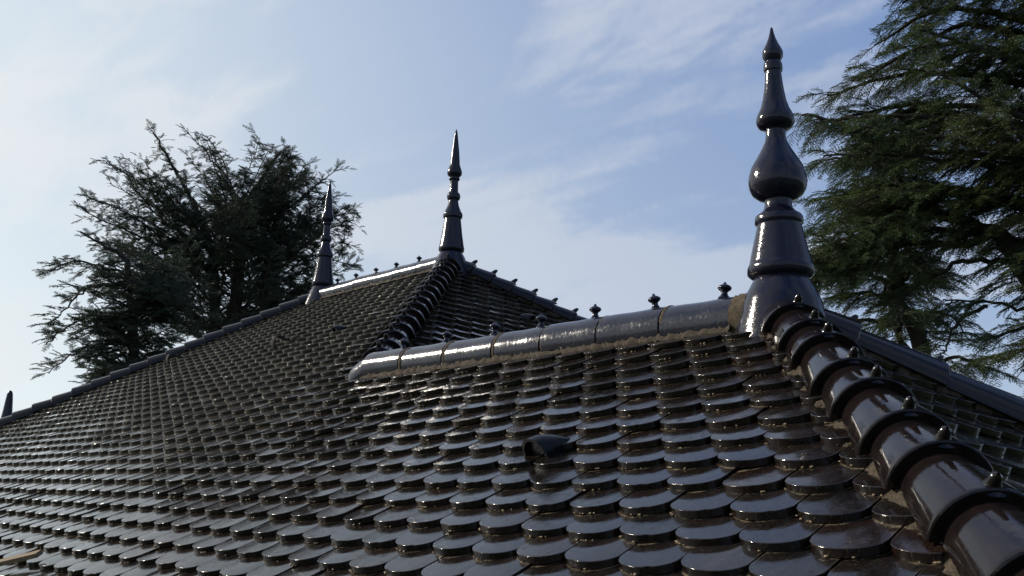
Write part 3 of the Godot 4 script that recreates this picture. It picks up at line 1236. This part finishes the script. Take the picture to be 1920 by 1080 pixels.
func build_trees() -> void:
	var fine := []
	var open := []
	for k in 4:
		fine.append(frond_mesh(300 + k, 0.50, 0.032, 0.30))
		open.append(frond_mesh(400 + k, 0.50, 0.045, 0.06))
	# --- left cedar, several stems
	var A := [
		limb("trunk", 0.42, 0.34, 1.0, [[0.1, 0.0], [0.05, 3.0], [0.0, 6.0], [0.03, 8.5]], 0.0, 1),
		limb("trunk", 0.20, 0.03, 0.45, [[0.03, 8.3], [0.07, 9.73], [0.08, 10.53], [0.09, 11.28], [0.23, 12.01], [0.57, 12.77], [0.89, 13.38]], 0.3, 2),
		limb("branch", 0.050, 0.008, 0.15, [[0.05, 10.85], [-0.1, 11.7], [-0.42, 12.48], [-0.87, 13.02], [-1.31, 13.52], [-1.69, 13.85]], -0.5, 3),
		limb("trunk", 0.17, 0.02, 0.45, [[-0.2, 5.5], [-0.45, 8.49], [-0.56, 9.67], [-0.66, 10.29], [-1.03, 11.1], [-1.28, 11.61], [-1.56, 12.06], [-2.02, 12.7], [-2.48, 13.4]], 0.5, 4),
		limb("branch", 0.050, 0.008, 0.15, [[-0.66, 10.24], [-1.15, 10.77], [-1.88, 11.33], [-2.6, 11.88], [-3.2, 12.17], [-3.55, 12.34]], 0.8, 5),
		limb("branch", 0.050, 0.008, 0.15, [[-0.84, 10.12], [-1.52, 10.57], [-2.11, 10.77], [-2.97, 11.3], [-3.6, 11.54], [-4.13, 11.74]], -0.6, 6),
		limb("branch", 0.050, 0.008, 0.15, [[-0.51, 10.26], [-0.44, 11.01], [-0.41, 11.82], [-0.58, 12.62], [-1.08, 13.22]], 1.2, 7),
		limb("branch", 0.050, 0.008, 0.15, [[-0.73, 9.4], [-1.46, 10.06], [-2.22, 10.45], [-3.04, 10.72], [-3.72, 10.96], [-4.01, 11.13]], 0.4, 8),
		limb("branch", 0.050, 0.008, 0.15, [[0.15, 10.54], [0.79, 11.36], [1.51, 12.05], [2.14, 12.69], [2.45, 12.9]], 0.6, 9),
		limb("branch", 0.050, 0.008, 0.15, [[0.39, 10.03], [1.23, 10.92], [1.97, 11.5], [2.73, 11.92], [3.09, 12.19]], -0.5, 10),
		limb("branch", 0.050, 0.008, 0.15, [[0.22, 9.75], [1.12, 10.42], [2.1, 11.02], [2.87, 11.43], [3.13, 11.46]], 1.1, 11),
		limb("branch", 0.050, 0.008, 0.15, [[0.68, 9.0], [0.76, 9.8], [1.37, 10.4], [2.41, 10.45], [3.21, 10.25]], 0.2, 12),
		limb("trunk", 0.14, 0.02, 0.4, [[0.3, 5.5], [0.76, 8.59], [0.83, 9.54], [0.8, 10.61], [1.02, 11.72], [1.1, 12.67]], -0.8, 13),
		limb("branch", 0.050, 0.008, 0.15, [[0.09, 11.28], [0.32, 12.08], [1.2, 12.69], [1.85, 13.11]], -1.0, 14),
		limb("branch", 0.050, 0.008, 0.15, [[-0.5, 7.2], [-0.97, 8.45], [-1.27, 9.04], [-1.79, 9.56], [-2.39, 9.86], [-2.98, 10.11]], 0.9, 15),
	]
	var r := RandomNumberGenerator.new()
	r.seed = 4
	for k in 84:                         # limbs that fill the crown on all sides
		var a := r.randf_range(0.0, TAU)
		var lift := r.randf_range(-0.55, 1.0)
		var wide := sqrt(maxf(0.05, 1.0 - lift * lift * 0.85))
		var tip := Vector3(-0.35 + cos(a) * 3.35 * wide, 10.6 + 2.85 * lift, sin(a) * 3.0 * wide) * 1.0
		var y0 := lerpf(7.6, 11.0, clampf((lift + 0.5) / 1.5, 0.0, 1.0)) - r.randf_range(0.0, 0.8)
		var root := Vector3(r.randf_range(-0.5, 0.6), y0, r.randf_range(-0.4, 0.4))
		var out := tip - root
		A.append(["branch", 0.028, 0.008, 0.22, root, root + out * 0.35 + Vector3.UP * r.randf_range(0.0, 0.35), root + out * 0.7 + Vector3.UP * r.randf_range(0.0, 0.3), tip])
	make_cedar("cedar_tree", Vector3(-21.37, -4.6, -8.61), 1.1145, A, {"seed": 11, "step": 0.075, "fwd": -0.3, "rise0": -0.45, "rise1": 0.75, "reach": 0.80, "droop": 0.08, "gap": 0.068, "thin": -0.24, "tip0": -0.5, "tip1": 0.8, "size": 0.38, "fronds": open},
		"big multi-stemmed cedar with airy spreading crown behind the upper ridge", M.needle1)
	# --- lower cedar at the far left
	var B := [
		limb("trunk", 0.17, 0.09, 1.0, [[0.3, 0.0], [0.28, 3.0], [0.23, 5.65], [0.1, 6.9]], 0.0, 61),
		limb("trunk", 0.10, 0.015, 0.15, [[0.1, 6.8], [0.01, 7.41], [-0.14, 8.13], [-0.3, 8.37], [-0.57, 8.48], [-0.91, 8.62]], 0.2, 62),
		limb("branch", 0.030, 0.010, 0.1, [[-0.13, 8.02], [-0.63, 8.11], [-1.08, 8.12], [-1.46, 7.86]], 0.3, 63),
		limb("branch", 0.030, 0.010, 0.1, [[-0.06, 7.77], [-0.65, 7.78], [-0.95, 7.55], [-1.2, 7.2], [-1.4, 6.95]], -0.3, 64),
		limb("branch", 0.030, 0.010, 0.1, [[0.01, 7.41], [0.5, 7.83], [0.86, 7.95], [1.17, 7.69]], 0.3, 65),
		limb("branch", 0.06, 0.015, 0.1, [[-0.03, 7.59], [0.14, 8.05], [0.46, 8.2]], -0.4, 66),
		limb("branch", 0.030, 0.010, 0.1, [[0.05, 7.05], [-0.58, 7.17], [-1.05, 6.84], [-1.35, 6.5]], 0.4, 67),
		limb("branch", 0.030, 0.010, 0.1, [[0.03, 7.23], [0.64, 7.44], [1.41, 7.34]], 0.6, 68),
		limb("branch", 0.030, 0.008, 0.05, [[0.07, 6.7], [-0.5, 6.6], [-0.95, 6.35], [-1.25, 6.0]], 0.2, 69),
	]
	for k in 66:
		var a := r.randf_range(0.0, TAU)
		var y0 := r.randf_range(3.9, 8.2)
		var reach := r.randf_range(0.6, 1.2) * (1.25 - 0.12 * (y0 - 4.4))
		var dx := cos(a) * reach
		var dz := sin(a) * reach
		B.append(limb("branch", 0.025, 0.008, 0.1, [[0.15, y0, 0.0], [0.15 + dx * 0.4, y0 + 0.25, dz * 0.4], [0.15 + dx * 0.75, y0 + 0.25, dz * 0.75], [0.15 + dx, y0 + r.randf_range(-0.25, 0.15), dz]], 0.0, 80 + k))
	make_cedar("cedar_tree", Vector3(-15.83, -4.6, -3.82), 1.2247, B, {"seed": 12, "step": 0.065, "fwd": -0.1, "rise0": -0.35, "rise1": 0.45, "reach": 0.52, "droop": 0.25, "gap": 0.085, "thin": -0.35, "tip0": -0.35, "tip1": 0.40, "size": 0.46, "fronds": open},
		"lower dark cedar with ragged drooping branch tips at the far left", M.needle1)
	# --- right cedar, close
	var C := [
		limb("trunk", 0.50, 0.30, 1.0, [[0.9, 0.0], [0.7, 3.0], [0.6, 5.0], [0.75, 7.5], [0.8, 10.0]], 0.0, 101),
		limb("trunk", 0.30, 0.05, 0.5, [[0.8, 9.8], [0.7, 12.0], [0.9, 14.5], [0.8, 17.0], [0.85, 20.0], [0.8, 22.5]], 0.0, 102),
		limb("branch", 0.20, 0.05, 0.45, [[0.62, 4.6], [0.2, 5.9], [-0.25, 6.7], [-0.55, 7.31], [-0.82, 7.89], [-1.13, 8.1], [-1.5, 8.29], [-2.08, 8.48], [-2.7, 8.5]], 0.3, 103),
		limb("branch", 0.17, 0.03, 0.35, [[0.75, 7.0], [-0.13, 7.95], [-0.44, 8.94], [-0.76, 9.59], [-1.25, 9.99], [-1.77, 10.22], [-2.33, 10.21], [-2.9, 10.0]], -0.3, 104),
		limb("branch", 0.055, 0.02, 0.55, [[-0.65, 7.45], [-0.77, 7.57], [-1.17, 7.6], [-1.47, 7.56], [-1.96, 7.29], [-2.3, 6.95]], 0.3, 105),
		limb("branch", 0.060, 0.010, 0.75, [[0.6, 6.2], [-0.1, 6.62], [-0.51, 6.74], [-0.62, 6.8], [-1.09, 6.93], [-1.62, 7.0]], 0.4, 106),
		limb("branch", 0.035, 0.010, 0.65, [[-1.08, 6.92], [-1.43, 6.76], [-1.6, 6.43], [-1.65, 6.21]], 0.4, 107),
		limb("branch", 0.07, 0.02, 0.15, [[-1.0, 8.0], [-1.4, 7.84], [-1.92, 7.93], [-2.5, 7.75], [-3.1, 7.4]], 0.5, 108),
		limb("branch", 0.08, 0.02, 0.1, [[-1.9, 8.5], [-2.22, 9.14], [-2.42, 9.59], [-2.92, 10.0], [-3.5, 10.2]], 0.5, 109),
	]
	# tiers of limbs: height on the trunk, reach to the left, rise, depth
	for l in [[15.0, -1.9, -0.3, 0.2], [14.2, -1.9, -0.4, 0.7], [13.4, -2.1, -0.4, -0.4], [12.8, -2.3, -0.6, 0.5], [12.2, -2.7, -0.6, 0.0], [11.6, -3.1, -0.5, 0.6], [11.2, -3.0, -0.4, -0.5], [10.7, -3.9, -0.2, 0.4], [10.3, -4.1, -0.1, 0.0], [9.9, -4.0, 0.0, 0.8], [9.6, -4.2, 0.1, -0.4], [9.2, -3.9, 0.1, 0.9], [8.9, -4.3, -0.1, 0.3], [8.6, -3.6, -0.2, 1.1], [8.3, -4.2, -0.2, -0.3],
			[10.5, -2.4, 0.3, 1.5], [11.5, -1.9, 0.2, 1.4], [12.6, -1.5, 0.1, 1.3], [9.6, -2.2, 0.4, 1.7], [13.6, -1.2, 0.0, 1.2], [8.9, -1.6, 0.4, 1.8], [12.0, -2.6, -0.5, 1.0], [11.4, -3.0, -0.6, 0.2], [10.9, -3.3, -0.5, 1.0], [10.1, -3.6, -0.3, -0.6], [12.5, -2.2, -0.5, -0.3], [13.0, -1.9, -0.4, 0.4], [9.3, -3.2, 0.2, 1.3], [8.7, -3.8, -0.1, 0.6]]:
		var x1: float = 0.8 + l[1]
		C.append(limb("branch", 0.09, 0.015, 0.2, [[0.75, l[0] - 1.1, 0.0], [0.75 + l[1] * 0.3, l[0] - 0.45, l[3] * 0.3], [0.75 + l[1] * 0.65, l[0] - 0.05, l[3] * 0.7], [x1, l[0] + l[2], l[3]]], 0.0, 120))
	for k in 8:                          # lower sweeps on the left and the low bough at the right edge
		C.append(limb("branch", 0.04, 0.01, 0.0, [[-1.6 - 0.2 * k, 8.4 - 0.05 * k, 0.5], [-2.0 - 0.2 * k, 8.0 - 0.08 * k, 0.6 + 0.1 * (k % 3)], [-2.3 - 0.2 * k, 7.45 - 0.06 * k, 0.7 + 0.1 * (k % 3)]], 0.0, 140 + k))
	C.append(limb("branch", 0.05, 0.012, 0.35, [[0.6, 5.2, 0.2], [0.0, 6.15, 0.7], [-0.45, 6.2, 0.9], [-0.95, 5.95, 1.0]], 0.0, 150))
	C.append(limb("branch", 0.05, 0.012, 0.3, [[0.6, 5.6, 0.0], [0.0, 6.4, 0.4], [-0.6, 6.5, 0.5], [-1.1, 6.35, 0.5]], 0.0, 151))
	C.append(limb("branch", 0.06, 0.012, 0.2, [[0.6, 6.9, 0.2], [0.0, 7.5, 0.6], [-0.4, 7.4, 0.8], [-0.7, 7.1, 0.8]], 0.0, 152))
	for l in [[5.6, 0.2, 5.75, 0.9], [5.2, 0.0, 5.35, 0.7], [6.0, 0.1, 6.1, 1.1], [5.0, -0.4, 5.3, 0.5], [6.6, 0.2, 6.5, 1.2], [7.2, -0.1, 7.0, 1.0]]:
		C.append(limb("branch", 0.035, 0.010, 0.15, [[0.75, l[0], 0.2], [0.5, l[0] + 0.25, l[3] * 0.6], [l[1], l[2] + 0.1, l[3]], [l[1] - 0.5, l[2] - 0.1, l[3]]], 0.0, 155))
	for k in 70:                         # the side away from the house
		var a := r.randf_range(-1.5, 1.9)
		var y0 := r.randf_range(4.5, 21.5)
		var reach := r.randf_range(2.2, 4.6) * clampf((23.5 - y0) / 9.0, 0.25, 1.0)
		var dx := cos(a) * reach
		var dz := sin(a) * reach
		C.append(limb("branch", 0.09, 0.015, 0.2, [[0.75, y0, 0.0], [0.75 + dx * 0.35, y0 + 0.5, dz * 0.35], [0.75 + dx * 0.7, y0 + 0.6, dz * 0.7], [0.75 + dx, y0 + 0.2, dz]], 0.0, 160 + k))
	make_cedar("cedar_tree", Vector3(-2.01, -4.6, -11.61), 0.2685, C, {"seed": 13, "step": 0.075, "rise0": -0.35, "rise1": 0.35, "reach": 0.80, "droop": 0.22, "gap": 0.11, "thin": -0.35, "tip0": -0.6, "tip1": 0.2, "size": 0.66, "fronds": fine},
		"tall dense cedar at the right with bare arching lower limbs", M.needle0)
	# --- smaller cedar behind it
	var D := [
		limb("trunk", 0.24, 0.05, 0.55, [[0.2, 0.0], [0.1, 4.0], [-0.08, 7.29], [-0.42, 8.23], [-0.48, 9.05], [-0.52, 9.68], [-0.63, 10.6], [-0.6, 12.2]], 0.0, 201),
		limb("branch", 0.10, 0.03, 0.7, [[-0.05, 6.6], [-0.43, 7.43], [-0.62, 8.16], [-0.75, 8.8]], 0.3, 202),
		limb("branch", 0.06, 0.012, 0.25, [[-0.45, 8.2], [-1.1, 8.5], [-1.89, 8.36]], 0.3, 203),
		limb("branch", 0.06, 0.012, 0.25, [[-0.1, 6.6], [0.4, 7.05], [0.9, 6.9], [1.3, 6.7]], 0.3, 204),
	]
	for k in 40:
		var a := r.randf_range(0.0, TAU)
		var y0 := r.randf_range(7.6, 12.0)
		var reach := r.randf_range(1.0, 2.5) * clampf((13.5 - y0) / 4.5, 0.3, 1.0)
		if cos(a) > 0.0:
			reach *= 0.62
		var dx := cos(a) * reach
		var dz := sin(a) * reach
		D.append(limb("branch", 0.06, 0.012, 0.15, [[-0.45, y0, 0.0], [-0.45 + dx * 0.4, y0 + 0.3, dz * 0.4], [-0.45 + dx * 0.75, y0 + 0.25, dz * 0.75], [-0.45 + dx, y0 - 0.25, dz]], 0.0, 220 + k))
	make_cedar("cedar_tree", Vector3(-6.18, -4.6, -16.5), 0.3985, D, {"seed": 14, "step": 0.10, "rise0": -0.35, "rise1": 0.3, "reach": 0.80, "droop": 0.30, "gap": 0.13, "thin": -0.30, "tip0": -0.5, "tip1": 0.1, "size": 0.85, "fronds": fine},
		"smaller cedar with a slim dark trunk between the near finial and the tall right cedar", M.needle0)
